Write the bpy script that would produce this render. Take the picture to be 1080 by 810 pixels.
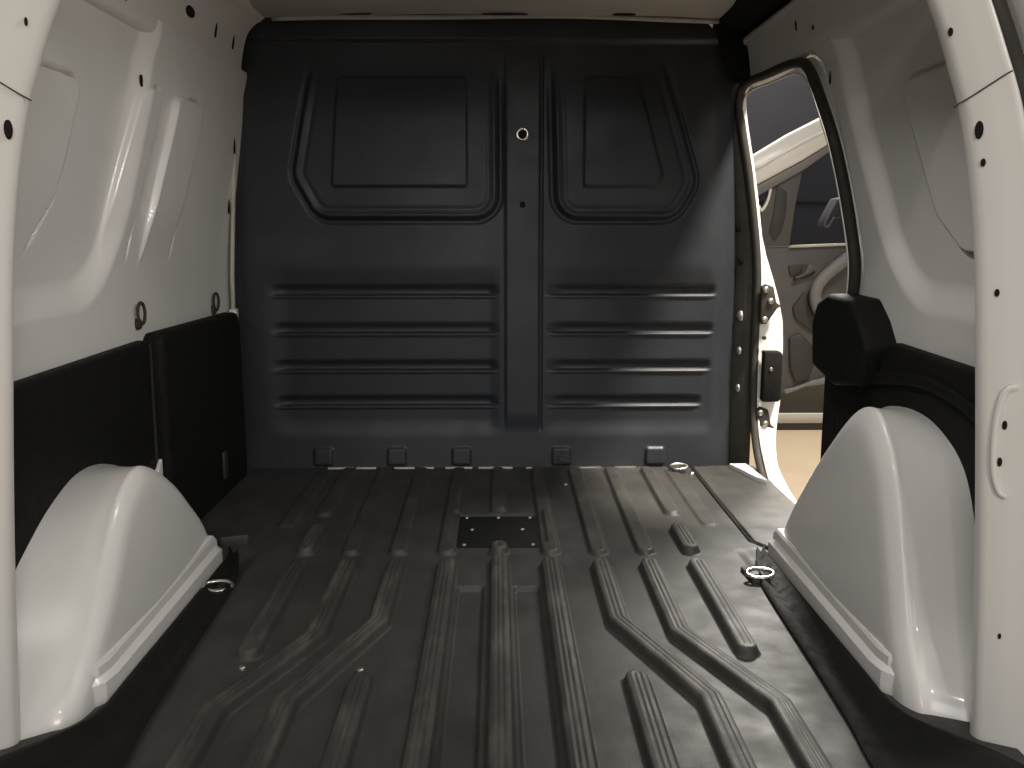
import bpy, bmesh, math, random
import numpy as np
from mathutils import Vector, Matrix
random.seed(4); rng = np.random.default_rng(4)
R = math.radians
for o in list(bpy.data.objects): bpy.data.objects.remove(o, do_unlink=True)
sc = bpy.context.scene; C = sc.collection

# ---------------------------------------------------------------- camera, world, lamps, exposure
cam = bpy.data.objects.new('camera', bpy.data.cameras.new('camera')); C.objects.link(cam); sc.camera = cam
cam.data.lens = 33.333; cam.data.sensor_width = 36; cam.data.clip_start = .02; cam.data.clip_end = 200
cam.location = (0, 0, .68); cam.rotation_euler = (R(90-9.37), 0, R(-.86))
w = bpy.data.worlds.new('World'); sc.world = w; w.use_nodes = True
w.node_tree.nodes['Background'].inputs[0].default_value = (1.0, .985, .965, 1)
w.node_tree.nodes['Background'].inputs[1].default_value = .11
def lamp(name, loc, target, power, size, col, spread=180, shape='DISK'):
    l = bpy.data.lights.new(name, 'AREA'); l.energy = power; l.shape = shape; l.size = size; l.color = col; l.spread = R(spread)
    o = bpy.data.objects.new(name, l); C.objects.link(o); o.location = loc
    o.rotation_euler = (Vector(target)-Vector(loc)).to_track_quat('-Z', 'Y').to_euler(); return o
lamp('showroom_lamp', (2.0, -4.0, 1.8), (-.4, 1.8, .5), 70, 1.2, (1, .96, .90))
lamp('showroom_lamp', (-1.6, -4.0, 1.7), (.6, 1.9, .7), 37, 1.4, (1, .985, .98))
lamp('added_fill_light', (.26, 1.40, 1.195), (-.22, 1.62, .1), 6.0, .16, (1, .965, .92), 150)  # fill light added under the roof to lift the walls against the pillars
lamp('showroom_lamp', (2.0, 1.5, 4.1), (.62, 2.55, .6), 42, .6, (1, .91, .79), 45)
lamp('showroom_lamp', (2.6, 4.1, 3.6), (.5, 2.0, .1), 120, .9, (1, .95, .87))
lamp('showroom_lamp', (1.75, 5.3, 3.3), (.4, 1.5, .0), 320, .9, (1, .95, .87))
for p_ in ((.7, -1.2, 2.6), (-.5, -2.4, 2.6), (1.1, -3.2, 2.5), (-1.6, -.6, 2.4)):
    lamp('showroom_spot', p_, (0, 1.8, .4), 9, .10, (1, .95, .86))
vs = sc.view_settings; vs.view_transform = 'Standard'; vs.look = 'None'; vs.gamma = 1; vs.exposure = 0; vs.use_curve_mapping = False

# ---------------------------------------------------------------- materials
def mat(name, col, rough=.5, metal=0, var=.06, vscale=6, bump=0, bscale=60, coat=0, rvar=.1, grain=None):
    m = bpy.data.materials.new(name); m.use_nodes = True; nt = m.node_tree; n = nt.nodes; L = nt.links
    b = n['Principled BSDF']
    b.inputs['Metallic'].default_value = metal
    b.inputs['Coat Weight'].default_value = coat; b.inputs['Coat Roughness'].default_value = .08
    tc = n.new('ShaderNodeTexCoord'); mp = n.new('ShaderNodeMapping'); L.new(tc.outputs['Object'], mp.inputs[0])
    if grain: mp.inputs['Scale'].default_value = grain
    nz = n.new('ShaderNodeTexNoise'); nz.inputs['Scale'].default_value = vscale; nz.inputs['Detail'].default_value = 6
    L.new(mp.outputs[0], nz.inputs['Vector'])
    mx = n.new('ShaderNodeMix'); mx.data_type = 'RGBA'
    mx.inputs[6].default_value = (*[c*(1-var) for c in col], 1); mx.inputs[7].default_value = (*[min(1, c*(1+var)) for c in col], 1)
    L.new(nz.outputs['Fac'], mx.inputs[0]); L.new(mx.outputs[2], b.inputs['Base Color'])
    mr = n.new('ShaderNodeMapRange'); mr.inputs['From Min'].default_value = .3; mr.inputs['From Max'].default_value = .7
    mr.inputs['To Min'].default_value = max(.02, rough-rvar); mr.inputs['To Max'].default_value = min(1, rough+rvar)
    n2 = n.new('ShaderNodeTexNoise'); n2.inputs['Scale'].default_value = vscale*2.3; n2.inputs['Detail'].default_value = 5
    L.new(mp.outputs[0], n2.inputs['Vector']); L.new(n2.outputs['Fac'], mr.inputs['Value']); L.new(mr.outputs[0], b.inputs['Roughness'])
    if bump:
        n3 = n.new('ShaderNodeTexNoise'); n3.inputs['Scale'].default_value = bscale; n3.inputs['Detail'].default_value = 4
        L.new(mp.outputs[0], n3.inputs['Vector'])
        bp = n.new('ShaderNodeBump'); bp.inputs['Strength'].default_value = bump; bp.inputs['Distance'].default_value = .004
        L.new(n3.outputs['Fac'], bp.inputs['Height']); L.new(bp.outputs[0], b.inputs['Normal'])
    return m
M = dict(
 white=mat('white_paint', (.715, .70, .675), .34, var=.03, vscale=3, coat=.25, rvar=0),
 arch=mat('arch_paint', (.715, .70, .675), .30, var=.02, vscale=3, coat=.3, rvar=0),
 floor=mat('floor_paint', (.033, .0325, .030), .56, var=.38, vscale=7, bump=.12, bscale=420, rvar=.09),
 bulk=mat('bulkhead_paint', (.0205, .0235, .029), .50, var=.12, vscale=5, bump=.12, bscale=180, rvar=.08),
 plate=mat('hatch_plate', (.005, .005, .0055), .8, var=.1, bump=.1),
 trim=mat('black_trim', (.0045, .0045, .0038), .75, var=.2, vscale=20, bump=.25, bscale=320),
 foam=mat('black_foam', (.008, .008, .007), .9, var=.2, vscale=30, bump=.3),  # also colours the blocks that stand in for roof shade
 rubber=mat('rubber_seal', (.026, .023, .018), .75, var=.12, vscale=12),
 dark=mat('dark_recess', (.010, .009, .008), .9),
 roof=mat('roof_board', (.37, .365, .35), .8, var=.12, vscale=8, bump=.15, bscale=40, grain=(.25, 5, 1)),
 steel=mat('bright_steel', (.62, .61, .58), .28, metal=1, var=.05),
 bolt=mat('bolt_zinc', (.38, .36, .32), .4, metal=.9, var=.1, vscale=40),
 card=mat('door_card', (.066, .064, .060), .65, var=.06, bump=.1, bscale=300),
 cardlight=mat('door_card_light', (.15, .149, .146), .55, var=.05),
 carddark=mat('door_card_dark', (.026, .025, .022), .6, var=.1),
 glass=None,
 sfloor=mat('showroom_floor_paint', (.40, .315, .22), .4, var=.05, vscale=2),
 navy=mat('navy_wall', (.014, .014, .019), .8, var=.05, vscale=1),
 skirt=mat('skirting_paint', (.50, .47, .41), .5, var=.04),
 brown=mat('brown_panel', (.045, .040, .031), .6, var=.1),
)
def wear(m, col, z0, z1, amount, scale, stretch):
    # rubbed rib tops and dusty patches on the load floor
    nt = m.node_tree; n = nt.nodes; L = nt.links; b = n['Principled BSDF']; src = b.inputs['Base Color'].links[0].from_socket
    tc = n.new('ShaderNodeTexCoord'); sp = n.new('ShaderNodeSeparateXYZ'); L.new(tc.outputs['Object'], sp.inputs[0])
    mr = n.new('ShaderNodeMapRange'); mr.inputs['From Min'].default_value = z0; mr.inputs['From Max'].default_value = z1
    mr.inputs['To Min'].default_value = .25; L.new(sp.outputs['Z'], mr.inputs['Value'])
    mp = n.new('ShaderNodeMapping'); mp.inputs['Scale'].default_value = stretch; L.new(tc.outputs['Object'], mp.inputs[0])
    nz = n.new('ShaderNodeTexNoise'); nz.inputs['Scale'].default_value = scale; nz.inputs['Detail'].default_value = 9; nz.inputs['Roughness'].default_value = .68; L.new(mp.outputs[0], nz.inputs['Vector'])
    m2 = n.new('ShaderNodeMapRange'); m2.inputs['From Min'].default_value = .48; m2.inputs['From Max'].default_value = .72; m2.inputs['To Max'].default_value = amount; L.new(nz.outputs['Fac'], m2.inputs['Value'])
    mu = n.new('ShaderNodeMath'); mu.operation = 'MULTIPLY'; L.new(mr.outputs[0], mu.inputs[0]); L.new(m2.outputs[0], mu.inputs[1])
    mx = n.new('ShaderNodeMix'); mx.data_type = 'RGBA'; mx.inputs[7].default_value = (*col, 1); L.new(mu.outputs[0], mx.inputs[0]); L.new(src, mx.inputs[6]); L.new(mx.outputs[2], b.inputs['Base Color'])
wear(M['floor'], (.115, .108, .094), .008, .017, .8, 9, (2.2, .6, 1))
wear(M['bulk'], (.050, .052, .056), -5, -4, .22, 5, (1, 1, 1.6))
# tinted glass
g = bpy.data.materials.new('window_glass'); g.use_nodes = True; b_ = g.node_tree.nodes['Principled BSDF']
b_.inputs['Base Color'].default_value = (.42, .42, .47, 1); b_.inputs['Roughness'].default_value = .02; b_.inputs['IOR'].default_value = 1.45
b_.inputs['Transmission Weight'].default_value = 1; M['glass'] = g
for k in ('trim', 'foam', 'dark', 'plate'): M[k].node_tree.nodes['Principled BSDF'].inputs['Specular IOR Level'].default_value = .22
for k in ('bulk', 'floor'): M[k].node_tree.nodes['Principled BSDF'].inputs['Specular IOR Level'].default_value = .4

# ---------------------------------------------------------------- helpers
def link(o, parent=None):
    C.objects.link(o)
    if parent is not None: o.parent = parent
    return o
def mesh(name, V, Fc, m, parent=None, smooth=True):
    me = bpy.data.meshes.new(name); me.from_pydata([tuple(map(float, v)) for v in V], [], [tuple(int(i) for i in f) for f in Fc])
    me.materials.append(M[m]); me.update()
    if smooth: me.polygons.foreach_set('use_smooth', [True]*len(me.polygons))
    return link(bpy.data.objects.new(name, me), parent)
def bmobj(name, bm, m, parent=None, smooth=True, bev=0, seg=2, ang=30):
    bmesh.ops.recalc_face_normals(bm, faces=bm.faces)
    if bev:
        es = [e for e in bm.edges if len(e.link_faces) == 2 and e.calc_face_angle(0) > R(ang)]
        bmesh.ops.bevel(bm, geom=es, offset=bev, segments=seg, profile=.5, affect='EDGES', clamp_overlap=True)
    me = bpy.data.meshes.new(name); bm.to_mesh(me); bm.free(); me.materials.append(M[m])
    if smooth:
        me.polygons.foreach_set('use_smooth', [True]*len(me.polygons))
        me.set_sharp_from_angle(angle=R(40))
    return link(bpy.data.objects.new(name, me), parent)
def box(name, x0, x1, y0, y1, z0, z1, m, parent=None, bev=.003):
    bm = bmesh.new(); bmesh.ops.create_cube(bm, size=1)
    for v in bm.verts: v.co = Vector(((x0+x1)/2+v.co.x*(x1-x0), (y0+y1)/2+v.co.y*(y1-y0), (z0+z1)/2+v.co.z*(z1-z0)))
    return bmobj(name, bm, m, parent, bev=bev)
def prism(name, pts, axis, a, b, m, parent=None, bev=.004, seg=2):
    """2-D outline swept along an axis ('x': pts=(y,z), 'y': pts=(x,z), 'z': pts=(x,y)) from a to b"""
    bm = bmesh.new()
    def P(p, t): return {'x': (t, p[0], p[1]), 'y': (p[0], t, p[1]), 'z': (p[0], p[1], t)}[axis]
    A = [bm.verts.new(P(p, a)) for p in pts]; B = [bm.verts.new(P(p, b)) for p in pts]; n = len(pts)
    bm.faces.new(A); bm.faces.new(B[::-1])
    for i in range(n): bm.faces.new((A[i], B[i], B[(i+1) % n], A[(i+1) % n]))
    return bmobj(name, bm, m, parent, bev=bev, seg=seg)
def crom(P, k=8, closed=False):
    P = [np.array(p, float) for p in P]; n = len(P); out = []
    for i in range(n if closed else n-1):
        p0 = P[(i-1) % n] if closed or i > 0 else 2*P[0]-P[1]
        p1, p2 = P[i], P[(i+1) % n]
        p3 = P[(i+2) % n] if closed or i+2 < n else 2*P[-1]-P[-2]
        for j in range(k):
            t = j/k
            out.append(.5*((2*p1)+(-p0+p2)*t+(2*p0-5*p1+4*p2-p3)*t*t+(-p0+3*p1-3*p2+p3)*t**3))
    if not closed: out.append(P[-1])
    return np.array(out)
def resample(P, n):
    P = np.array(P, float); s = np.r_[0, np.cumsum(np.linalg.norm(np.diff(P, axis=0), axis=1))]
    t = np.linspace(0, s[-1], n); return np.stack([np.interp(t, s, P[:, i]) for i in range(P.shape[1])], 1)
def tube(name, P, r, m, parent=None, closed=False, n=8, flat=(1, 1), up=(0, 0, 1), caps=True):
    P = [Vector(p) for p in P]; V = []; Fc = []; k = len(P)
    for i, p in enumerate(P):
        t = (P[(i+1) % k]-P[i-1]) if (closed or 0 < i < k-1) else (P[1]-P[0] if i == 0 else P[-1]-P[-2])
        t.normalize(); s = t.cross(Vector(up))
        if s.length < 1e-3: s = t.cross(Vector((1, 0, 0)))
        s.normalize(); u = s.cross(t)
        for j in range(n):
            a = 2*math.pi*j/n; V.append(p+s*(r*flat[0]*math.cos(a))+u*(r*flat[1]*math.sin(a)))
    for i in range(k if closed else k-1):
        for j in range(n):
            a, b = i*n+j, i*n+(j+1) % n; c, d = ((i+1) % k)*n+(j+1) % n, ((i+1) % k)*n+j
            Fc.append((a, b, c, d))
    if not closed and caps: Fc += [tuple(range(n))[::-1], tuple(range((k-1)*n, k*n))]
    return mesh(name, V, Fc, m, parent)
def ss(a, b, x):
    t = np.clip((x-a)/(b-a), 0, 1); return t*t*(3-2*t)
def dpoly(x, y, P):
    d = np.full(x.shape, 9.)
    for (ax, ay), (bx, by) in zip(P[:-1], P[1:]):
        dx, dy = bx-ax, by-ay; t = np.clip(((x-ax)*dx+(y-ay)*dy)/(dx*dx+dy*dy), 0, 1)
        d = np.minimum(d, np.hypot(x-ax-t*dx, y-ay-t*dy))
    return d
def rrect(x, y, x0, x1, y0, y1, r):
    qx = np.abs(x-(x0+x1)/2)-(x1-x0)/2+r; qy = np.abs(y-(y0+y1)/2)-(y1-y0)/2+r
    return np.hypot(np.maximum(qx, 0), np.maximum(qy, 0))+np.minimum(np.maximum(qx, qy), 0)-r
def sdpolygon(x, y, P, r=0):
    """signed distance to a polygon (negative inside), rounded outwards by r"""
    n = len(P); d = np.full(x.shape, 9.); s = np.ones(x.shape)
    for i in range(n):
        a = P[i]; b = P[i-1]
        ex, ey = b[0]-a[0], b[1]-a[1]; wx_, wy = x-a[0], y-a[1]
        t = np.clip((wx_*ex+wy*ey)/(ex*ex+ey*ey), 0, 1); d = np.minimum(d, np.hypot(wx_-ex*t, wy-ey*t))
        c1 = y >= a[1]; c2 = y < b[1]; c3 = ex*wy > ey*wx_
        s = np.where((c1 & c2 & c3) | (~c1 & ~c2 & ~c3), -s, s)
    return s*d-r
def sheet(name, Pos, ids, names, m, parent, flip=False, mats=None, keep=None):
    """grid of points (nu,nv,3) cut into one mesh for the sheet and one child mesh for each pressed piece (ids per vertex, 0 = sheet)"""
    nu, nv = Pos.shape[:2]; V = Pos.reshape(-1, 3); I = np.arange(nu*nv).reshape(nu, nv)
    q = np.stack([I[:-1, :-1], I[1:, :-1], I[1:, 1:], I[:-1, 1:]], -1).reshape(-1, 4)
    if flip: q = q[:, ::-1]
    fid = ids.reshape(-1)[q].max(1)
    if keep is not None:
        k = keep.reshape(-1)[q].all(1); q = q[k]; fid = fid[k]
    root = None
    for i in sorted(set(fid.tolist())):
        f = q[fid == i]; u, inv = np.unique(f, return_inverse=True); f = inv.reshape(-1, 4)
        me = bpy.data.meshes.new(name if i == 0 else names[i])
        me.vertices.add(len(u)); me.vertices.foreach_set('co', V[u].astype(np.float32).ravel())
        me.loops.add(f.size); me.loops.foreach_set('vertex_index', f.astype(np.int32).ravel())
        me.polygons.add(len(f)); me.polygons.foreach_set('loop_start', np.arange(0, f.size, 4, dtype=np.int32))
        me.update(calc_edges=True); me.validate()
        me.polygons.foreach_set('use_smooth', [True]*len(f))
        me.materials.append(M[(mats or {}).get(i, m)])
        o = link(bpy.data.objects.new(me.name, me), parent if i == 0 else root)
        if i == 0: root = o
    return root
def disc(name, c, nrm, rx, ry, m, parent, th=.0012, up=(0, 0, 1), n=14):
    """small domed oval plug / hole lining / bolt head"""
    nrm = Vector(nrm).normalized(); s = nrm.cross(Vector(up)).normalized(); u = s.cross(nrm); c = Vector(c)
    V = []; Fc = []
    for k, (f, h) in enumerate(((1, -.002), (1, th*.6), (.8, th))):
        for j in range(n):
            a = 2*math.pi*j/n; V.append(c+s*(rx*f*math.cos(a))+u*(ry*f*math.sin(a))+nrm*h)
    for k in range(2):
        for j in range(n): Fc.append((k*n+j, k*n+(j+1) % n, (k+1)*n+(j+1) % n, (k+1)*n+j))
    Fc.append(tuple(range(2*n, 3*n)))
    return mesh(name, V, Fc, m, parent)

# ---------------------------------------------------------------- setting: showroom floor and wall
GZ = -.57; WY = 5.8
sf = box('showroom_floor', -8, 9, -8, 12, GZ-.1, GZ, 'sfloor', bev=0); sf['kind'] = 'structure'; sf['label'] = 'pale tan showroom floor outside the van'
wall = box('showroom_wall', -4, 8, WY, WY+.15, GZ, 3.4, 'navy', bev=0); wall['kind'] = 'structure'; wall['label'] = 'dark navy showroom wall beyond the open side door'
box('wall_panel', -4, 8, WY-.012, WY, GZ+.11, GZ+.36, 'brown', wall, .002)
box('skirting_board', -4, 8, WY-.03, WY, GZ+.045, GZ+.107, 'skirt', wall, .004)
box('plinth', -4, 8, WY-.02, WY, GZ, GZ+.043, 'brown', wall, .002)
box('panel_joint', -4, 8, WY-.006, WY, .826, .84, 'dark', wall, .001)

# ---------------------------------------------------------------- the van
van = bpy.data.objects.new('cargo_van', None); C.objects.link(van); van.location = (0, 1.9, GZ)
bpy.context.view_layer.update()
van['label'] = 'open white cargo van load bay with dark ribbed floor and charcoal bulkhead'; van['category'] = 'van'
VM = van.matrix_world.inverted()
_old_link = link
def link(o, parent=None):
    C.objects.link(o)
    if parent is not None:
        o.parent = parent
        if parent is van: o.matrix_parent_inverse = VM
    return o

# ---- load floor: pressed sheet with raised ribs
xs = np.linspace(-.74, .74, 600); ys = np.r_[np.linspace(1.02, 1.95, 310), np.linspace(1.953, 2.66, 150)]
X, Y = np.meshgrid(xs, ys, indexing='ij')
ribs = []
for s in (-1, 1):
    ribs += [[(s*.105, 1.84), (s*.105, .9)],
             [(s*.207, 1.83), (s*.207, 1.55), (s*.306, 1.275), (s*.306, .9)],
             [(s*.305, 1.83), (s*.305, 1.50), (s*.402, 1.255), (s*.402, .9)],
             [(s*.402, 1.825), (s*.402, 1.44)],
             [(s*.208, 1.335), (s*.208, .9)],
             [(s*.110, 2.60), (s*.110, 1.925)],
             [(s*.215, 2.60), (s*.212, 1.925)],
             [(s*.318, 2.60), (s*.312, 1.925)],
             [(s*.420, 2.60), (s*.418, 2.20)],
             [(s*.408, 2.06), (s*.408, 1.925)],
             [(s*.490, 2.60), (s*.490, 2.12)]]
ribs += [[(.002, 1.86), (.002, .9)], [(.002, 1.945), (.002, 1.93)], [(0, 2.6), (0, 2.23)]]
H = np.zeros(X.shape); ids = np.zeros(X.shape, int); names = {}
for i, P in enumerate(ribs):
    d = dpoly(X, Y, P); low = P[0][1] > 2.5
    hh = .011 if low else .017
    if abs(abs(P[0][0])-.49) < .01: hh = .004
    prof = hh*(1-ss(.0135, .0225, d))
    cross = (d < .0125)*.0012*np.cos(d/.0125*1.5*2*math.pi)
    H = np.maximum(H, prof+np.where(prof > .9*hh, cross, 0)) if not low else np.maximum(H, prof)
    ids[d < .0255] = i+1; names[i+1] = 'rib'
# sunk centre panels between the middle ribs, with lit front edges
k0 = len(ribs)+1
for s in (-1, 1):
    sd = rrect(X, Y, *(sorted((s*.030, s*.078))), .7, 1.735, .006)
    H = H-.011*(1-ss(-.003, .004, sd))
# hatch recess
sd = rrect(X, Y, -.105, .105, 1.965, 2.20, .012); H = H-.008*(1-ss(-.004, .006, sd))
# slight unevenness of pressed steel
H += .0012*np.sin(X*7+1)*np.sin(Y*6)
# step groove on the right, edge troughs beside the arches
gr = dpoly(X, Y, [(.556, 2.70), (.556, 1.99), (.585, 1.935), (.66, 1.93)]); H -= .016*(1-ss(.003, .007, gr))
near = 1-ss(1.90, 1.95, Y)
H -= .012*near*ss(.500, .535, np.abs(X))
H -= .010*(1-ss(1.16, 1.20, Y))*0
Hl = ss(.60, .64, -X)*.01; H += Hl*0
Pos = np.stack([X, Y, H], -1)
keep = ~((X > .70) & (Y < 1.9))
floor = sheet('cargo_floor', Pos, ids, names, 'floor', van, keep=keep)
floor['label'] = 'dark brown-grey ribbed load floor'
prism('rear_sill', [(1.02, -.002), (1.0, -.004), (.96, -.02), (.94, -.06), (.94, -.3), (1.04, -.3), (1.04, -.02), (1.02, -.012)], 'x', -.72, .72, 'rubber', van, bev=0)
hp = box('hatch_plate', -.098, .096, 1.972, 2.193, -.012, -.0035, 'plate', floor, .003)
for x in (-.075, 0, .075):
    for y in (1.985, 2.18):
        disc('rivet', (x, y, -.0035), (0, 0, 1), .005, .005, 'bolt', floor, .003, up=(0, 1, 0))
for x in (-.06, .055): disc('rivet', (x, 2.09, -.0035), (0, 0, 1), .005, .005, 'bolt', floor, .003, up=(0, 1, 0))
for x, y in ((-.40, 1.395), (-.215, 1.385), (.015, 1.87), (.18, 2.46)):
    disc('floor_bolt', (x, y, .0), (0, 0, 1), .006, .006, 'bolt', floor, .004, up=(0, 1, 0))

# ---- bulkhead
def bx_edge(x):
    return .10*np.clip((x-.585)/.12, 0, 2)**2+.02*np.clip((-x-.68)/.09, 0, 2)**2
BY = 2.66
xs = np.linspace(-.745, .70, 420); zs = np.linspace(-.02, 1.24, 360)
X, Z = np.meshgrid(xs, zs, indexing='ij'); D = np.zeros(X.shape); ids = np.zeros(X.shape, int); names = {}
# upper pressed window fields, stepped outwards
WL = [(-.455, .77), (-.065, .77), (-.066, 1.10), (-.435, 1.10), (-.488, .83)]
WR = [(.225, .77), (.452, .77), (.475, .81), (.385, 1.10), (.215, 1.10)]
IL = [(-.44, .80), (-.092, .80), (-.092, 1.07), (-.42, 1.07)]
IR = [(.245, .80), (.43, .80), (.44, .82), (.37, 1.07), (.245, 1.07)]
for k, (o_, i_) in enumerate(((WL, IL), (WR, IR))):
    so = sdpolygon(X, Z, o_, .07); si = sdpolygon(X, Z, i_, .012)
    top = 1-ss(.96, 1.13, Z)
    D += .020*(1-ss(-.010, .001, so))*top; D += .004*(1-ss(0, .007, np.abs(so+.014)))*top; D -= .006*(1-ss(0, .012, np.abs(so-.004)))*top
    D -= .003*(1-ss(.000, .010, np.abs(so+.030)))*top
    D += .010*(1-ss(-.006, .001, si))*top
    ids[so < .006] = 1+2*k; names[1+2*k] = 'window_pressing'
    ids[si < .006] = 2+2*k; names[2+2*k] = 'inner_pressing'
# louvre-like horizontal ribs
rid = 5
for x0, x1, right in ((-.64, .002, 0), (.135, .618, 1)):
    for j, zt in enumerate((.492, .385, .279, .177)):
        zb = (.395, .289, .187, .105)[j]
        xa, xb = x0, x1-(.0 if not right else (.004*j+(.02 if j == 3 else 0)))
        inside = (1-ss(-.004, .012, -(X-xa)+.0))*0+ss(xa-.004, xa+.05, X)*(1-ss(xb-.03, xb+.004, X))
        prof = ss(zt-.001, zt+.0045, Z)*(1-ss(zt+.014, zt+.034, Z))
        D -= .011*inside*prof; D += .004*inside*(1-ss(.001, .008, np.abs(Z-zt+.003)))
        ids[(X > xa-.004) & (X < xb+.004) & (Z > zt-.008) & (Z < zt+.048)] = rid; names[rid] = 'pressed_groove'; rid += 1
    fld = (ss(x0-.03, x0+.06, X)*(1-ss(x1-.03, x1+.012, X)))*(1-ss(.50, .58, Z))*ss(.085, .14, Z)
    D -= .009*fld
# centre post
post = ss(.018, .026, X)*(1-ss(.112, .122, X))*ss(.10, .16, Z)*(1-ss(1.0, 1.18, Z))
D += .009*post; D -= .008*(1-ss(.0, .006, np.abs(X-.121)))*ss(.1, .12, Z)*(1-ss(1.1, 1.16, Z))
ids[(X > .014) & (X < .126) & (Z > .105) & (Z < 1.19)] = rid; names[rid] = 'centre_post'; rid += 1
D += .008*np.clip((.115-Z)/.115, 0, 1.1); D += .010*ss(1.165, 1.18, Z)
# small square bosses along the foot
for bxx in (-.50, -.29, -.105, .182, .451):
    sd = rrect(X, Z, bxx-.026, bxx+.026, .008, .056, .006); D += .008*(1-ss(-.003, .003, sd))
    ids[sd < .006] = rid; names[rid] = 'boss'; rid += 1
D += .0015*np.sin(X*6+.5)*np.sin(Z*8)
Pos = np.stack([X, BY-D+bx_edge(X), Z], -1)
# rounded top corners
keep = ~((Z > 1.10+.9*(.70-X)) | (Z > 1.20+.25*(X+.745)))
bulk = sheet('bulkhead', Pos, ids, names, 'bulk', van, flip=False, keep=keep)
bulk['label'] = 'charcoal steel bulkhead with pressed window shapes and louvre ribs'
disc('eyelet', (.068, BY-.009, .93), (0, -1, 0), .013, .013, 'dark', bulk, .003)
tube('eyelet_ring', [(.068+.0145*math.cos(a), BY-.013, .93+.0145*math.sin(a)) for a in np.linspace(0, 2*math.pi, 24, endpoint=False)], .0042, 'steel', bulk, closed=True, up=(0, 1, 0))
disc('screw_hole', (.069, BY-.009, .742), (0, -1, 0), .008, .009, 'dark', bulk, .001)
for x in (.168,):   # small raised letter on one boss
    for (a, b, c, d) in ((.168, .173, .018, .047), (.1735, .19, .018, .022), (.1735, .187, .0305, .0345), (.1735, .19, .043, .047)):
        box('raised_letter_stroke', a+.003, b+.003, BY-.0185, BY-.010, c, d, 'bulk', bulk, .0008)
xf = -.49
for a, b in ((-.49, -.41), (-.41, -.345), (-.30, -.235), (-.225, -.18), (-.155, -.07), (-.06, .045), (.075, .115), (.21, .30), (.33, .40)):
    box('floor_flange', a+.004, b-.004, BY-.024, BY-.012, -.004, .0035, 'skirt' if b < .05 else 'bolt', bulk, .001)

# ---- side walls
def wx(z): return .745-.062*ss(.50, 1.08, np.asarray(z, float))
ys = np.linspace(1.19, 2.72, 480); zs = np.linspace(.30, 1.09, 300)
Y, Z = np.meshgrid(ys, zs, indexing='ij')
def bowl(Y, Z, yb, slant):
    sd = sdpolygon(Y-slant*(Z-.75), Z, [(.9, .69), (yb-.15, .69), (yb-.15, 1.2), (.9, 1.2)], .15)
    return sd
# left
Dl = np.zeros(Y.shape); ids = np.zeros(Y.shape, int); names = {}
sd = bowl(Y, Z, 1.90, .30); Dl -= .026*(1-ss(-.05, .012, sd)); ids[sd < .02] = 1; names[1] = 'quarter_pressing'
yy = Y-.32*(Z-.75)
sd = sdpolygon(yy, Z, [(.9, .60), (1.56, .66), (1.61, .74), (1.61, .90), (.9, .90)], .03); Dl += (.010*(1-ss(-.004, .002, sd))-.026*(1-ss(.002, .007, np.abs(sd-.004))))*ss(.62, .80, Z); ids[sd < .008] = 2; names[2] = 'inner_pressing'
yf = Y-.38*(Z-.62)
for k, (a, b, z0, z1) in enumerate(((1.815, 1.905, .60, .955), (1.978, 2.163, .60, .96))):
    sd = rrect(yf, Z, a, b, z0, z1, .03); Dl += ((.009, .012)[k]*(1-ss(-.006, .001, sd))-.022*(1-ss(.002, .007, np.abs(sd-.004)))*ss(.0, .03, yf-(a+b)/2))*ss(z0, z0+.14, Z); ids[sd < .008] = 3+k; names[3+k] = 'vertical_pressing'
Dl += .004*(1-ss(.0, .012, np.abs(yf-1.985)))*ss(.59, .64, Z)*(1-ss(.93, .97, Z))
Dl += .010*ss(1.02, 1.085, Z+.03*(2.6-Y))
Dl += .0018*np.sin(Y*9)*np.sin(Z*8+1)
XL = -(wx(Z)-Dl)
lw = sheet('side_wall', np.stack([XL, Y, Z], -1), ids, names, 'white', van, flip=True)
lw['label'] = 'white painted side wall with two narrow upright pressings'
def wall_pt(y, z, s, off=.0):
    j = (np.abs(ys-y)).argmin(), (np.abs(zs-z)).argmin(); base = XL if s < 0 else XR
    return Vector((base[j]-s*off, y, z))
# right, with the sliding door opening
ap = crom([(2.685, .25), (2.688, .60), (2.690, .90), (2.68, 1.03), (2.60, 1.058), (2.42, 1.052), (2.20, 1.042), (2.095, 1.012), (2.02, .905), (1.98, .79), (1.955, .68), (1.945, .60), (1.965, .52), (2.00, .42), (2.02, .25), (2.05, .10), (2.10, .0), (2.20, -.05), (2.34, -.055), (2.46, -.035), (2.57, .01), (2.65, .10)], 6, True)
apc = [tuple(p) for p in ap]
Dr = np.zeros(Y.shape); ids = np.zeros(Y.shape, int); names = {}
sd = bowl(Y, Z, 1.86, .42); Dr -= .024*(1-ss(-.05, .012, sd)); ids[sd < .02] = 1; names[1] = 'quarter_pressing'
yy = Y-.44*(Z-.75)
sd = sdpolygon(yy, Z, [(.9, .68), (1.565, .68), (1.605, .72), (1.605, .895), (.9, .895)], .04); Dr += .011*(1-ss(-.004, .002, sd))-.026*(1-ss(.002, .007, np.abs(sd-.004))); ids[sd < .008] = 2; names[2] = 'inner_pressing'
Dr += .010*ss(1.03, 1.085, Z+.03*(2.6-Y))
Dr += .0018*np.sin(Y*9+2)*np.sin(Z*8+1)
sdA = sdpolygon(Y, Z, apc)
Dr -= .02*(1-ss(.0, .03, sdA))
XR = wx(Z)-Dr
rw = sheet('side_wall', np.stack([XR, Y, Z], -1), ids, names, 'white', van, keep=(sdA > .004) & (Y < 2.66))
rw['label'] = 'white painted side wall with the sliding door opening cut out'

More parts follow.
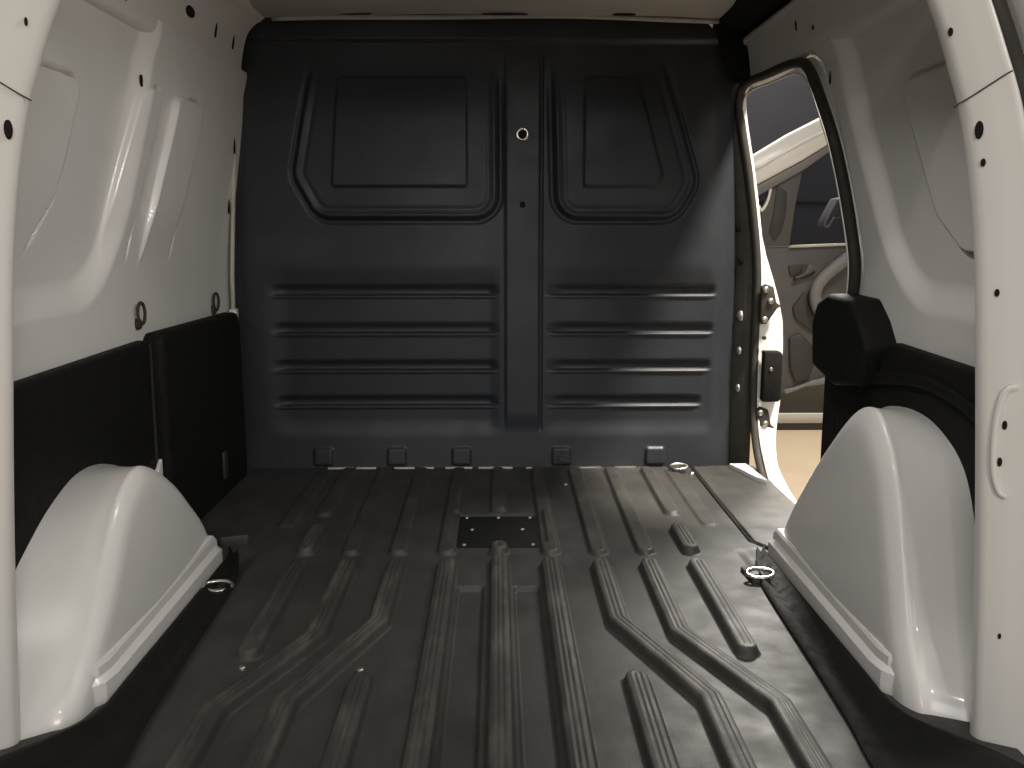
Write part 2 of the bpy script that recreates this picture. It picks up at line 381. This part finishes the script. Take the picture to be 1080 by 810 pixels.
# inclined roof rails above the walls
RAILP = {}
def rail(s, y0, y1, m, prof):
    st = np.linspace(y0, y1, 40); V = []
    pr = crom(prof, 4); n = len(pr)
    for y in st:
        e = ss(y1-.035, y1, y)
        for (x, z) in pr:
            V.append((s*(x+.0*e), y, z-.015*ss(2.6, 1.9, y)*0+.006*e*(1.1-z)*10*0))
    Fc = [(i*n+j, i*n+j+1, (i+1)*n+j+1, (i+1)*n+j) for i in range(len(st)-1) for j in range(n-1)]
    if s < 0: Fc = [f[::-1] for f in Fc]
    RAILP[s] = pr; return mesh('roof_rail', V, Fc, m, van)
rl = rail(-1, 1.2, 2.62, 'white', [(.700, 1.058), (.685, 1.062), (.679, 1.072), (.675, 1.11), (.667, 1.150), (.656, 1.182), (.636, 1.205), (.618, 1.216), (.590, 1.240)])
rr = rail(1, 1.2, 2.60, 'white', [(.700, 1.048), (.680, 1.054), (.672, 1.066), (.668, 1.10), (.663, 1.135), (.658, 1.152), (.650, 1.157), (.652, 1.175), (.70, 1.21)])
def rail_pt(s, y, t): # t 0..1 from lower to upper edge of the slope
    z = 1.072+.085*t; return (s*(float(np.interp(z, RAILP[s][:, 1], RAILP[s][:, 0]))-.0005), y, z)
nl = Vector((.99, 0, -.12)); nr = Vector((-.99, 0, -.12))
for y, t, ry in ((2.37, .86, .020), (2.52, .86, .020)): disc('slot_hole', rail_pt(-1, y, t), nl, .006, ry, 'dark', rl, .0015)
disc('slot_hole', rail_pt(-1, 1.83, .35), nl, .010, .014, 'dark', rl, .0015)
disc('slot_hole', rail_pt(-1, 2.18, .85), nl, .03, .012, 'dark', rl, .0015)
disc('slot_hole', rail_pt(1, 2.2, .60), nr, .004, .012, 'dark', rr, .0015)
disc('slot_hole', rail_pt(1, 2.09, .30), nr, .004, .005, 'dark', rr, .0015)
disc('slot_hole', rail_pt(1, 1.74, .5), nr, .012, .016, 'dark', rr, .0015)
for y, z, a, b in ((1.95, .965, .006, .012), (2.60, .90, .006, .028), (2.605, .74, .006, .024)):
    disc('slot_hole', wall_pt(y, z, -1, .0005), (1, 0, 0), a, b, 'dark', lw, .0015)
for y, z, a, b in ((2.02, .985, .004, .014), (1.50, 1.0, .005, .008)):
    disc('slot_hole', wall_pt(y, z, 1, .0005), (-1, 0, 0), a, b, 'dark', rw, .0015)
# front edge flange of the left wall
box('wall_flange', -.735, -.716, 2.60, 2.628, .30, .46, 'white', lw, .003)
tube('wall_edge_trim', [(-.690, 2.625, 1.06), (-.700, 2.625, .95), (-.716, 2.625, .75), (-.728, 2.625, .55), (-.73, 2.625, .42)], .010, 'skirt', lw, flat=(1, .6))
# hanging hooks on the left wall
for (y, z) in ((1.955, .506), (2.48, .490)):
    c = wall_pt(y, z, -1, .012)
    k = disc('hook_base', (c.x-.012, y, z-.022), (1, 0, 0), .009, .012, 'rubber', lw, .010)
    tube('hook_loop', [(c.x+.004*math.cos(a), y+.009*math.cos(a), z+.022*math.sin(a)) for a in np.linspace(0, 2*math.pi, 20, endpoint=False)], .0035, 'rubber', lw, closed=True, up=(1, 0, 0))

# roof lining with its front lip
xs = np.linspace(-.615, .585, 60); ys2 = np.linspace(1.15, 2.615, 90)
Xr, Yr = np.meshgrid(xs, ys2, indexing='ij')
Zr = 1.222+.010*(1-(Xr/.6)**2)+.008*ss(2.50, 2.40, Yr)+.003*np.sin(Xr*11)*np.sin(Yr*7)
roof = sheet('roof_lining', np.stack([Xr, Yr, Zr], -1), np.zeros(Xr.shape, int), {}, 'roof', van, flip=True)
roof['label'] = 'grey-beige roof lining board'
tube('front_lip', [(x, 2.618, 1.222+.010*(1-(x/.6)**2)-.004+.002*math.sin(x*9)) for x in np.linspace(-.59, .585, 40)], .009, 'roof', roof, flat=(1, .7))
for x, wd in ((-.37, .045), (.02, .06), (.33, .03)): disc('slot_hole', (x, 2.585, 1.226), (0, 0, -1), wd, .006, 'dark', roof, .0015, up=(0, 1, 0))
cl = box('added_fill_housing', .16, .36, 1.34, 1.46, 1.203, 1.226, 'cardlight', van, .006); cl['label'] = 'added housing for the unseen fill light under the roof'  # made-up housing for the added fill light, above the view
# black blocks added as solid shade in the right roof corner and gap
prism('corner_shade_block', [(.585, 1.20), (.59, 1.262), (.72, 1.262), (.72, 1.10), (.700, 1.072), (.655, 1.070), (.635, 1.09), (.61, 1.13)], 'y', 2.603, 2.70, 'foam', van, .006)
prism('roof_gap_shade_block', [(.586, 1.212), (.586, 1.262), (.70, 1.262), (.69, 1.195), (.645, 1.185)], 'y', 1.2, 2.60, 'foam', van, .004)

# ---- wheel arches
def arch(s, Ci, Cw, xi, lip):
    n = 70; A = resample(crom(Ci, 8), n); B = resample(crom(Cw, 8), n); yc = (Ci[0][0]+Ci[-1][0])/2
    rows = []
    prof = [(0, 0, .745), (.35, 0, None), (.7, 0, None), (.92, 0, None), (1, .0, None), (1, .045, None), (1, .10, None), (1, .2, None), (1, .5, None), (1, .999, None)]
    xv = [.745, .70, .650, .619, .604, .593, .587, .584, .580, .578]
    # dense smooth profile
    K = crom([(p[0], p[1], x) for p, x in zip(prof, xv)], 4)
    for (t, sh, x) in K:
        q = B*(1-t)+A*t; q = np.stack([yc+(q[:, 0]-yc)*(1-sh), q[:, 1]*(1-sh)], 1)
        rows.append(np.stack([np.full(n, s*(x+xi-.58)), q[:, 0], q[:, 1]], 1))
    V = np.concatenate(rows); m_ = len(rows)
    Fc = [(i*n+j, (i+1)*n+j, (i+1)*n+j+1, i*n+j+1) for i in range(m_-1) for j in range(n-1)]
    if s > 0: Fc = [f[::-1] for f in Fc]
    o = mesh('wheel_arch', V, Fc, 'arch', van)
    # pressed flange along the foot
    y0, y1 = lip; xb = xi-.003; zz = -.02
    pr = [(xb+.03, .062), (xb+.003, .060), (xb+.000, .054), (xb-.001, .036), (xb-.006, .031), (xb-.010, .026), (xb-.011, zz), (xb+.03, zz)]
    V = []; Fc = []; k = len(pr)
    for (y, f, dx) in ((y0+.020, .75, .040), (y0+.034, .75, .018), (y0+.05, .76, .006), (y0+.08, .78, 0), (y1-.05, .95, 0), (y1-.022, .72, .004), (y1-.004, .45, .016)):
        V += [(s*(x+dx), y, z*f if z > 0 else z) for x, z in pr]
    for i in range(6):
        for j in range(k): Fc.append((i*k+j, i*k+(j+1) % k, (i+1)*k+(j+1) % k, (i+1)*k+j))
    Fc += [tuple(range(k)), tuple(range(6*k, 7*k))]
    f = mesh('foot_flange', V, Fc, 'arch', o); f.data.set_sharp_from_angle(angle=R(25))
    return o
Ra = arch(1, [(1.262, -.03), (1.275, .01), (1.325, .09), (1.36, .19), (1.395, .285), (1.43, .345), (1.49, .388), (1.57, .372), (1.68, .29), (1.78, .20), (1.87, .11), (1.955, 0), (1.97, -.03)],
          [(1.19, -.03), (1.22, .02), (1.285, .085), (1.328, .175), (1.372, .275), (1.42, .325), (1.51, .352), (1.66, .368), (1.77, .355), (1.90, .28), (2.02, .15), (2.08, .02), (2.09, -.03)], .585, (1.285, 1.955))
Ra['label'] = 'tall white wheel arch housing below the sliding door opening'
La = arch(-1, [(1.235, -.03), (1.25, .01), (1.31, .06), (1.38, .13), (1.43, .20), (1.475, .248), (1.55, .280), (1.62, .266), (1.72, .212), (1.80, .15), (1.87, .09), (1.92, .02), (1.93, -.03)],
          [(1.13, -.03), (1.15, .03), (1.20, .11), (1.29, .165), (1.40, .212), (1.49, .242), (1.58, .262), (1.68, .262), (1.80, .230), (1.93, .165), (2.02, .09), (2.05, .02), (2.06, -.03)], .585, (1.265, 1.925))
La['label'] = 'low white wheel arch housing with bright lamp reflections'

# ---- black trim panels
lt = prism('trim_panel', [(1.23, -.03), (1.945, -.03), (1.955, .445), (1.94, .452), (1.23, .447)], 'x', -.748, -.716, 'trim', van, .010, 3)
lf = prism('trim_panel', [(1.985, -.03), (2.585, -.03), (2.60, .06), (2.585, .43), (2.565, .456), (2.0, .462), (1.98, .452)], 'x', -.748, -.700, 'trim', van, .014, 3)
lf['label'] = 'black trim panel beside the bulkhead'
prism('trim_edge', [(1.958, -.02), (1.978, -.02), (1.976, .44), (1.958, .44)], 'x', -.748, -.722, 'rubber', lf, .003)
prism('trim_tab', [(1.952, .20), (1.90, .16), (1.90, .14), (1.952, .14)], 'x', -.714, -.706, 'white', lt, .001)
box('trim_clip', -.698, -.69, 2.34, 2.37, .05, .12, 'carddark', lf, .003)
prism('corner_bracket', [(-.60, 1.975), (-.545, 1.992), (-.545, 2.002), (-.60, 1.985)], 'z', -.004, .02, 'floor', floor, .002)
rt = prism('trim_panel', [(1.19, -.03), (2.05, -.03), (2.05, .40), (1.80, .42), (1.72, .472), (1.19, .462)], 'x', .716, .748, 'trim', van, .010, 3)
rt['label'] = 'black trim panel running below the white wall'
tube('trim_bead', crom([(.712, 1.22, .33), (.712, 1.36, .40), (.712, 1.55, .425), (.712, 1.75, .40), (.712, 1.83, .38)], 6), .012, 'trim', rt, flat=(.5, 1))
pod = prism('latch_cover', [(1.955, .545), (1.835, .543), (1.78, .505), (1.735, .458), (1.76, .385), (1.90, .362), (2.03, .385), (2.045, .48), (2.015, .525)], 'x', .680, .752, 'trim', van, .011, 3)
pod['label'] = 'raised black latch cover at the rear of the side door opening'

# ---- seal round the sliding door opening
def side_x(z): return float(wx(z))-.012-.012*float(ss(.8, 1.05, z))
tube('door_seal', [(side_x(z)+.004, y, z) for y, z in apc], .012, 'rubber', van, closed=True, n=10, flat=(.9, 1), up=(1, 0, 0))
tube('frame_lip', [(side_x(z)+.014, y-(y-2.35)*(.15 if y < 2.2 else .01), z-(z-.5)*.035) for y, z in apc], .003, 'white', van, closed=True, n=6, up=(1, 0, 0))
# painted door frame flange outside the seal: ring from the seal out to the outer skin
def outer_x(z):
    return float(np.interp(z, [-.30, -.17, -.05, .02, .09, .19, .33, .44, .53, .61, .69, .84, .99, 1.05, 1.10, 1.20], [.83, .834, .797, .786, .796, .815, .819, .812, .783, .755, .735, .709, .681, .672, .66, .61]))
V = []; n = len(apc)
cy, cz = 2.35, .5
for y, z in apc: V.append((side_x(z)+.006, y, z))
for y, z in apc: V.append((side_x(z)+.02, y-(y-cy)*.006, z-(z-cz)*.006))
for y, z in apc: V.append((max(outer_x(z), side_x(z)+.022), y+(y-cy)*.004, z-(z-cz)*.003))
for y, z in apc: V.append((max(outer_x(z), side_x(z)+.022)+.003, y+(y-cy)*.035, z+(z-cz)*.02))
Fc = [(k*n+j, k*n+(j+1) % n, (k+1)*n+(j+1) % n, (k+1)*n+j) for k in range(3) for j in range(n)]
fr = mesh('door_frame', V, Fc, 'white', van); fr['label'] = 'cream lit door frame flange of the side opening'
# inner post strip between bulkhead and seal
V = []; st = np.linspace(-.02, 1.06, 40)
for z in st:
    a = side_x(z)
    V += [(.640, 2.74, z), (a-.045, 2.725, z), (a-.030, 2.700, z), (a-.012, 2.697, z), (a+.005, 2.70, z)]
Fc = [(i*5+j, i*5+j+1, (i+1)*5+j+1, (i+1)*5+j) for i in range(39) for j in range(4)]
bp = mesh('door_post', V, Fc, 'rubber', van)
for z, r in ((.68, .008), (.587, .008), (.80, .008), (.43, .010), (.33, .008), (.22, .008)):
    disc('post_clip', (side_x(z)-.036, 2.708, z), (-.5, -1, 0), r, r*1.5, 'steel' if z in (.43, .33, .22) else 'dark', bp, .004)
# hinge brackets with bolts, rubber buffer
for zc in (.466, .115):
    x0 = .752
    h = prism('hinge_bracket', [(x0-.012, zc-.055), (x0+.006, zc-.055), (x0+.034, zc-.012), (x0+.046, zc-.004), (x0+.032, zc+.006), (x0+.022, zc+.050), (x0-.0, zc+.058), (x0-.012, zc+.05)], 'y', 2.655, 2.672, 'rubber', van, .003)
    for dx, dz in ((-.001, .042), (.014, .010), (-.001, -.042)): disc('bolt', (x0+dx, 2.655, zc+dz), (0, -1, 0), .009, .009, 'bolt', h, .007)
bf = prism('rubber_buffer', [(.752, .19), (.80, .19), (.806, .20), (.806, .325), (.798, .335), (.752, .335)], 'y', 2.64, 2.675, 'foam', van, .006)
disc('screw', (.772, 2.64, .285), (0, -1, 0), .005, .006, 'bolt', bf, .003)
for z in (.371, .33): disc('frame_bolt', (.757, 2.668, z), (0, -1, 0), .006, .006, 'rubber', fr, .004)
# light threshold corner
prism('threshold_tab', [(.662, 2.64), (.712, 2.64), (.722, 2.46), (.702, 2.49)], 'z', -.004, .012, 'white', floor, .002)

# ---- rear pillars
pz = np.array([-.30, 0, .24, .49, .67, .80, .87, .945, 1.02, 1.09, 1.14]); px = np.array([.668, .653, .640, .621, .604, .580, .558, .528, .487, .42, .31])
def pf(z): return .92-.15*float(ss(.65, .95, z))
def pillar(s):
    cz = crom(np.stack([pz, px], 1), 8); V = []; pr = [(.11, 1.245), (.05, 1.238), (.014, 1.235), (.001, 1.212), (.000, 1.202), (.003, 1.195), (.008, 1.190), (.035, 1.176), (.053, 1.167), (.060, 1.163), (.064, 1.165), (.067, 1.172), (.068, 1.20)]
    n = len(pr)
    for k, (z, x) in enumerate(cz):
        t = cz[min(k+1, len(cz)-1)]-cz[max(k-1, 0)]; t = t/np.linalg.norm(t); nx, nz = t[0], -t[1]   # outward normal of the opening
        for (o_, y) in [(a_*pf(z), b_) for a_, b_ in pr]: V.append((s*(x+o_*abs(nx)), y, z+(-o_*nz if nz > 0 else o_*abs(nz))*0+o_*max(0, nz)))
    Fc = [(i*n+j, i*n+j+1, (i+1)*n+j+1, (i+1)*n+j) for i in range(len(cz)-1) for j in range(n-1)]
    if s > 0: Fc = [f[::-1] for f in Fc]
    p = mesh('rear_pillar', V, Fc, 'white', van)
    seal = [(s*(x+.060+.019*ss(.95, .6, z)), 1.174, z) for z, x in cz if z < 1.0]
    tube('rear_seal', seal, .013, 'rubber', p, up=(0, 1, 0))
    V = []
    for z, x in cz:
        V += [(s*(x+.088), 1.20, z+.01), (s*(x+.094), 1.165, z+.012), (s*(x+.12), 1.150, z+.02), (s*(x+.17), 1.17, z+.03), (s*(max(x+.19, .80)), 1.30, z+.03)]
    Fc = [(i*5+j, i*5+j+1, (i+1)*5+j+1, (i+1)*5+j) for i in range(len(cz)-1) for j in range(4)]
    mesh('outer_pillar', V, Fc, 'white', p)
    return p
PL = pillar(-1); PR = pillar(1)
def pil_y(x, z):
    k = np.interp(z, pz, px); g_ = np.gradient(px, pz); sl = np.interp(z, pz, g_); c_ = 1/math.sqrt(1+sl*sl)
    return float(np.interp((abs(x)-k)*c_/pf(z), [0, .003, .008, .035, .053, .060], [1.202, 1.195, 1.190, 1.176, 1.167, 1.163]))-.0008
PR['label'] = 'white rear door pillar with a raised oval bead'; PL['label'] = 'cream lit rear door pillar'
for x, z, a, b in ((.590, .798, .005, .011), (.598, .759, .003, .005), (.627, .599, .003, .005), (.649, .43, .003, .006), (.648, .381, .003, .006), (.667, .143, .002, .004), (.547, .913, .003, .005)):
    disc('pillar_hole', (x, pil_y(x, z), z), (-.5, -.87, 0), a, b, 'dark', PR, .001)
for x, z, a, b in ((-.590, .797, .005, .012), (-.556, .920, .002, .005)):
    disc('pillar_hole', (x, pil_y(x, z), z), (.5, -.87, 0), a, b, 'dark', PL, .001)
def on_pil(P, off=0): return [(x, pil_y(x, z)-off, z) for x, z in P]
tube('oval_bead', on_pil(crom([(.656, .482), (.645, .472), (.640, .44), (.640, .40), (.643, .365), (.650, .342), (.658, .336)], 6), .001), .0045, 'white', PR, up=(0, 1, 0))
tube('pillar_joint', on_pil(resample([(.563, .826), (.606, .860), (.612, .864)], 10)), .0009, 'rubber', PR, up=(0, 1, 0), n=6)
tube('pillar_joint', on_pil(resample([(-.566, .832), (-.606, .862)], 10)), .0009, 'rubber', PL, up=(0, 1, 0), n=6)

# ---- outer skin, roof, rear header
box('roof_header', -.46, .46, 1.14, 1.24, 1.13, 1.26, 'white', van, .02)
st = np.linspace(-.30, 1.20, 40)
def skin(s, rects):
    V = []; Fc = []
    for (y0, y1, z0, z1) in rects:
        zz = np.linspace(z0, z1, 24); b0 = len(V)
        for z in zz:
            x_ = outer_x(z)+.01 if y0 > 2.7 else max(outer_x(z)+.01, float(wx(z))+.04)
            V += [(s*x_, y0, z), (s*x_, y1, z)]
        Fc += [(b0+2*i, b0+2*i+1, b0+2*i+3, b0+2*i+2) for i in range(23)]
    return mesh('outer_skin', V, Fc, 'white', van)
skin(-1, [(1.25, 2.69, -.30, 1.26), (2.71, 3.4, -.30, 1.20)])
skin(1, [(1.25, 1.955, -.30, 1.26), (1.955, 2.71, 1.075, 1.26), (1.955, 2.71, -.30, -.075), (2.71, 2.80, -.30, 1.20)])
V = []; Fc = []
rs = np.linspace(-.74, .74, 30)
for x in rs: V += [(x*1.0, 1.1, 1.285+.04*(1-(x/.74)**2)-.03*ss(.66, .74, abs(x))), (x, 2.95, 1.285+.04*(1-(x/.74)**2)-.03*ss(.66, .74, abs(x)))]
mesh('roof_skin', V, [(2*i, 2*i+1, 2*i+3, 2*i+2) for i in range(29)], 'white', van)
box('underbody', -.74, .74, 1.05, 2.95, -.32, -.26, 'dark', van, .01)
box('cab_back', -.72, .64, 2.86, 2.90, -.3, 1.24, 'dark', van, .01)

# ---- edge strips between floor and arches
for s in (-1, 1):
    P = crom([(.70, 1.02), (.645, 1.13), (.600, 1.19), (.565, 1.255), (.562, 1.40), (.562, 1.80), (.564, 1.91), (.575, 1.945)], 5)
    Q = crom([(.47, 1.02), (.476, 1.13), (.482, 1.19), (.486, 1.255), (.492, 1.40), (.502, 1.70), (.515, 1.80), (.545, 1.915)], 5)
    V = []; n = 5
    for p, q in zip(P, Q):
        for t, z in ((0, .006), (.12, .013), (.5, -.003), (.85, .012), (1.06, .004)): V.append((s*(q[0]+(p[0]-q[0])*t), q[1]+(p[1]-q[1])*t, z))
    Fc = [(i*n+j, i*n+j+1, (i+1)*n+j+1, (i+1)*n+j) for i in range(len(P)-1) for j in range(n-1)]
    mesh('edge_strip', V, Fc if s < 0 else [f[::-1] for f in Fc], 'trim', floor)
tube('edge_strip', crom([(.556, 2.60, -.004), (.556, 2.2, -.004), (.556, 2.0, -.004), (.575, 1.95, -.002), (.605, 1.925, 0)], 6), .005, 'foam', floor)
# ---- lashing rings
def ring(x, y, s, z=0, sc_=1):
    b = prism('ring_base', [(x-.020*sc_, y+.045*sc_), (x+.014*sc_, y+.045*sc_), (x+.022*sc_, y-.03*sc_), (x-.014*sc_, y-.03*sc_)], 'z', z-.002, z+.010, 'floor', floor, .003)
    pts = [(x+s*.004+.026*sc_*math.cos(a), y-.012*sc_+.016*sc_*math.sin(a), z+.016+.004*math.sin(a*1)) for a in np.linspace(0, 2*math.pi, 24, endpoint=False)]
    tube('lashing_ring', pts, .0042*sc_, 'steel', floor, closed=True)
    disc('ring_bolt', (x+s*.042*sc_, y-.03*sc_, z-.006), (-s*.2, 0, 1), .010*sc_, .010*sc_, 'steel', floor, .010, up=(0, 1, 0))
ring(.505, 1.765, 1); ring(-.528, 1.735, -1, -.008); ring(.505, 2.60, 1, 0, .9)

# ---- open front door seen through the side opening
DY = 3.85
door = prism('front_door', [(.86, .60), (1.178, .602), (1.30, .606), (1.93, .63), (1.94, .55), (1.94, .10), (1.86, .055), (1.34, .042), (1.26, .03), (1.18, .004), (.90, -.01), (.86, .05)], 'y', DY, DY+.07, 'card', van, .010, 3)
door['label'] = 'open front door with grey door card'
def dp(name, pts, y0, y1, m, bev=.005, seg=2): return prism(name, pts, 'y', y0, y1, m, door, bev, seg)
dp('window_frame', [(.87, .885), (1.0, .955), (1.15, 1.045), (1.295, 1.118), (1.45, 1.17), (1.70, 1.21), (1.90, 1.20), (1.95, .62), (1.91, .62), (1.86, 1.14), (1.70, 1.15), (1.46, 1.09), (1.36, 1.035), (1.21, .942), (1.03, .845), (.87, .78)], DY-.02, DY+.05, 'white', .012, 3)
tube('frame_ridge', [(.90, DY-.023, .85), (1.05, DY-.023, .925), (1.20, DY-.023, 1.01), (1.33, DY-.023, 1.075), (1.46, DY-.023, 1.125)], .007, 'white', door, up=(0, 1, 0))
dp('frame_underside', [(.87, .778), (1.03, .843), (1.21, .94), (1.36, 1.033), (1.37, 1.015), (1.215, .905), (1.03, .80), (.87, .74)], DY-.016, DY+.035, 'cardlight', .004)
# sail panel with quarter window: strips round the hole
dp('sail_panel', [(1.085, .862), (1.214, .902), (1.192, .76), (1.176, .604), (1.06, .604), (1.055, .745), (1.075, .775), (1.088, .83)], DY-.005, DY+.03, 'card', .004)
dp('sail_panel', [(.88, .76), (1.03, .80), (1.045, .78), (1.055, .745), (1.058, .604), (.87, .604)], DY-.004, DY+.03, 'card', .003)
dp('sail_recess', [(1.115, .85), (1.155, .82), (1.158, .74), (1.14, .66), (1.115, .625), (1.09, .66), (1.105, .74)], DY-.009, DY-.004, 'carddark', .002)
tube('quarter_window_frame', crom([(1.030, DY-.006, .80), (1.06, DY-.006, .845), (1.082, DY-.006, .855), (1.089, DY-.006, .83), (1.078, DY-.006, .78), (1.058, DY-.006, .748), (1.045, DY-.006, .765)], 6), .006, 'white', door, up=(0, 1, 0))
dp('quarter_window', [(1.02, .79), (1.06, .84), (1.083, .85), (1.087, .82), (1.06, .75)], DY+.008, DY+.012, 'glass', 0)
dp('window_glass', [(1.178, .605), (1.194, .76), (1.215, .905), (1.37, 1.015), (1.46, 1.09), (1.70, 1.15), (1.86, 1.14), (1.91, .63)], DY+.016, DY+.020, 'glass', 0)
tube('belt_line', [(1.178, DY-.004, .604), (1.30, DY-.004, .609), (1.60, DY-.004, .62), (1.92, DY-.004, .632)], .006, 'skirt', door, up=(0, 1, 0))
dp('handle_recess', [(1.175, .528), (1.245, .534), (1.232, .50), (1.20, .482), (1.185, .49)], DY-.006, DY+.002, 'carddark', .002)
dp('handle_lever', [(1.235, .495), (1.252, .535), (1.275, .532), (1.285, .512), (1.26, .495), (1.205, .474), (1.20, .482)], DY-.022, DY-.004, 'card', .004)
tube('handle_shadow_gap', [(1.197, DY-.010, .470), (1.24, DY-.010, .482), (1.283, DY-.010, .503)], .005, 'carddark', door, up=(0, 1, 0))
tube('armrest', crom([(1.46, DY-.03, .60), (1.372, DY-.03, .532), (1.31, DY-.03, .475), (1.285, DY-.03, .425), (1.295, DY-.03, .365), (1.34, DY-.03, .315), (1.42, DY-.03, .30)], 6), .026, 'cardlight', door, up=(0, 1, 0), flat=(1, .7))
dp('pocket_opening', [(1.20, .36), (1.245, .425), (1.262, .40), (1.28, .34), (1.33, .30), (1.40, .27), (1.40, .20), (1.27, .27), (1.215, .31)], DY-.010, DY+.001, 'carddark', .003)
dp('speaker_panel', [(1.19, .235), (1.235, .255), (1.29, .20), (1.30, .12), (1.28, .06), (1.225, .05), (1.20, .11)], DY-.014, DY+.001, 'carddark', .008, 3)
dp('door_pocket', [(1.175, .02), (1.22, .03), (1.30, .06), (1.36, .075), (1.86, .09), (1.86, .062), (1.35, .045), (1.27, .034), (1.19, .002)], DY-.02, DY+.001, 'cardlight', .006)
dp('mirror_housing', [(1.40, .80), (1.372, .745), (1.350, .70), (1.350, .685), (1.366, .688), (1.385, .72), (1.41, .72), (1.55, .72), (1.55, .82)], DY+.10, DY+.20, 'cardlight', .012, 3)
tube('mirror_edge', crom([(1.402, DY+.098, .80), (1.374, DY+.098, .748), (1.352, DY+.098, .70), (1.356, DY+.098, .684), (1.368, DY+.098, .690), (1.386, DY+.098, .722)], 6), .005, 'skirt', door, up=(0, 1, 0))
box('door_hinge', .80, .90, DY+.0, DY+.06, .2, .3, 'rubber', van, .006)
skin_front = mesh('outer_skin', [(outer_x(z)+.01, y, z) for y in (3.9, 4.6) for z in np.linspace(-.3, .6, 10)], [(i, i+1, 11+i, 10+i) for i in range(9)], 'white', van)
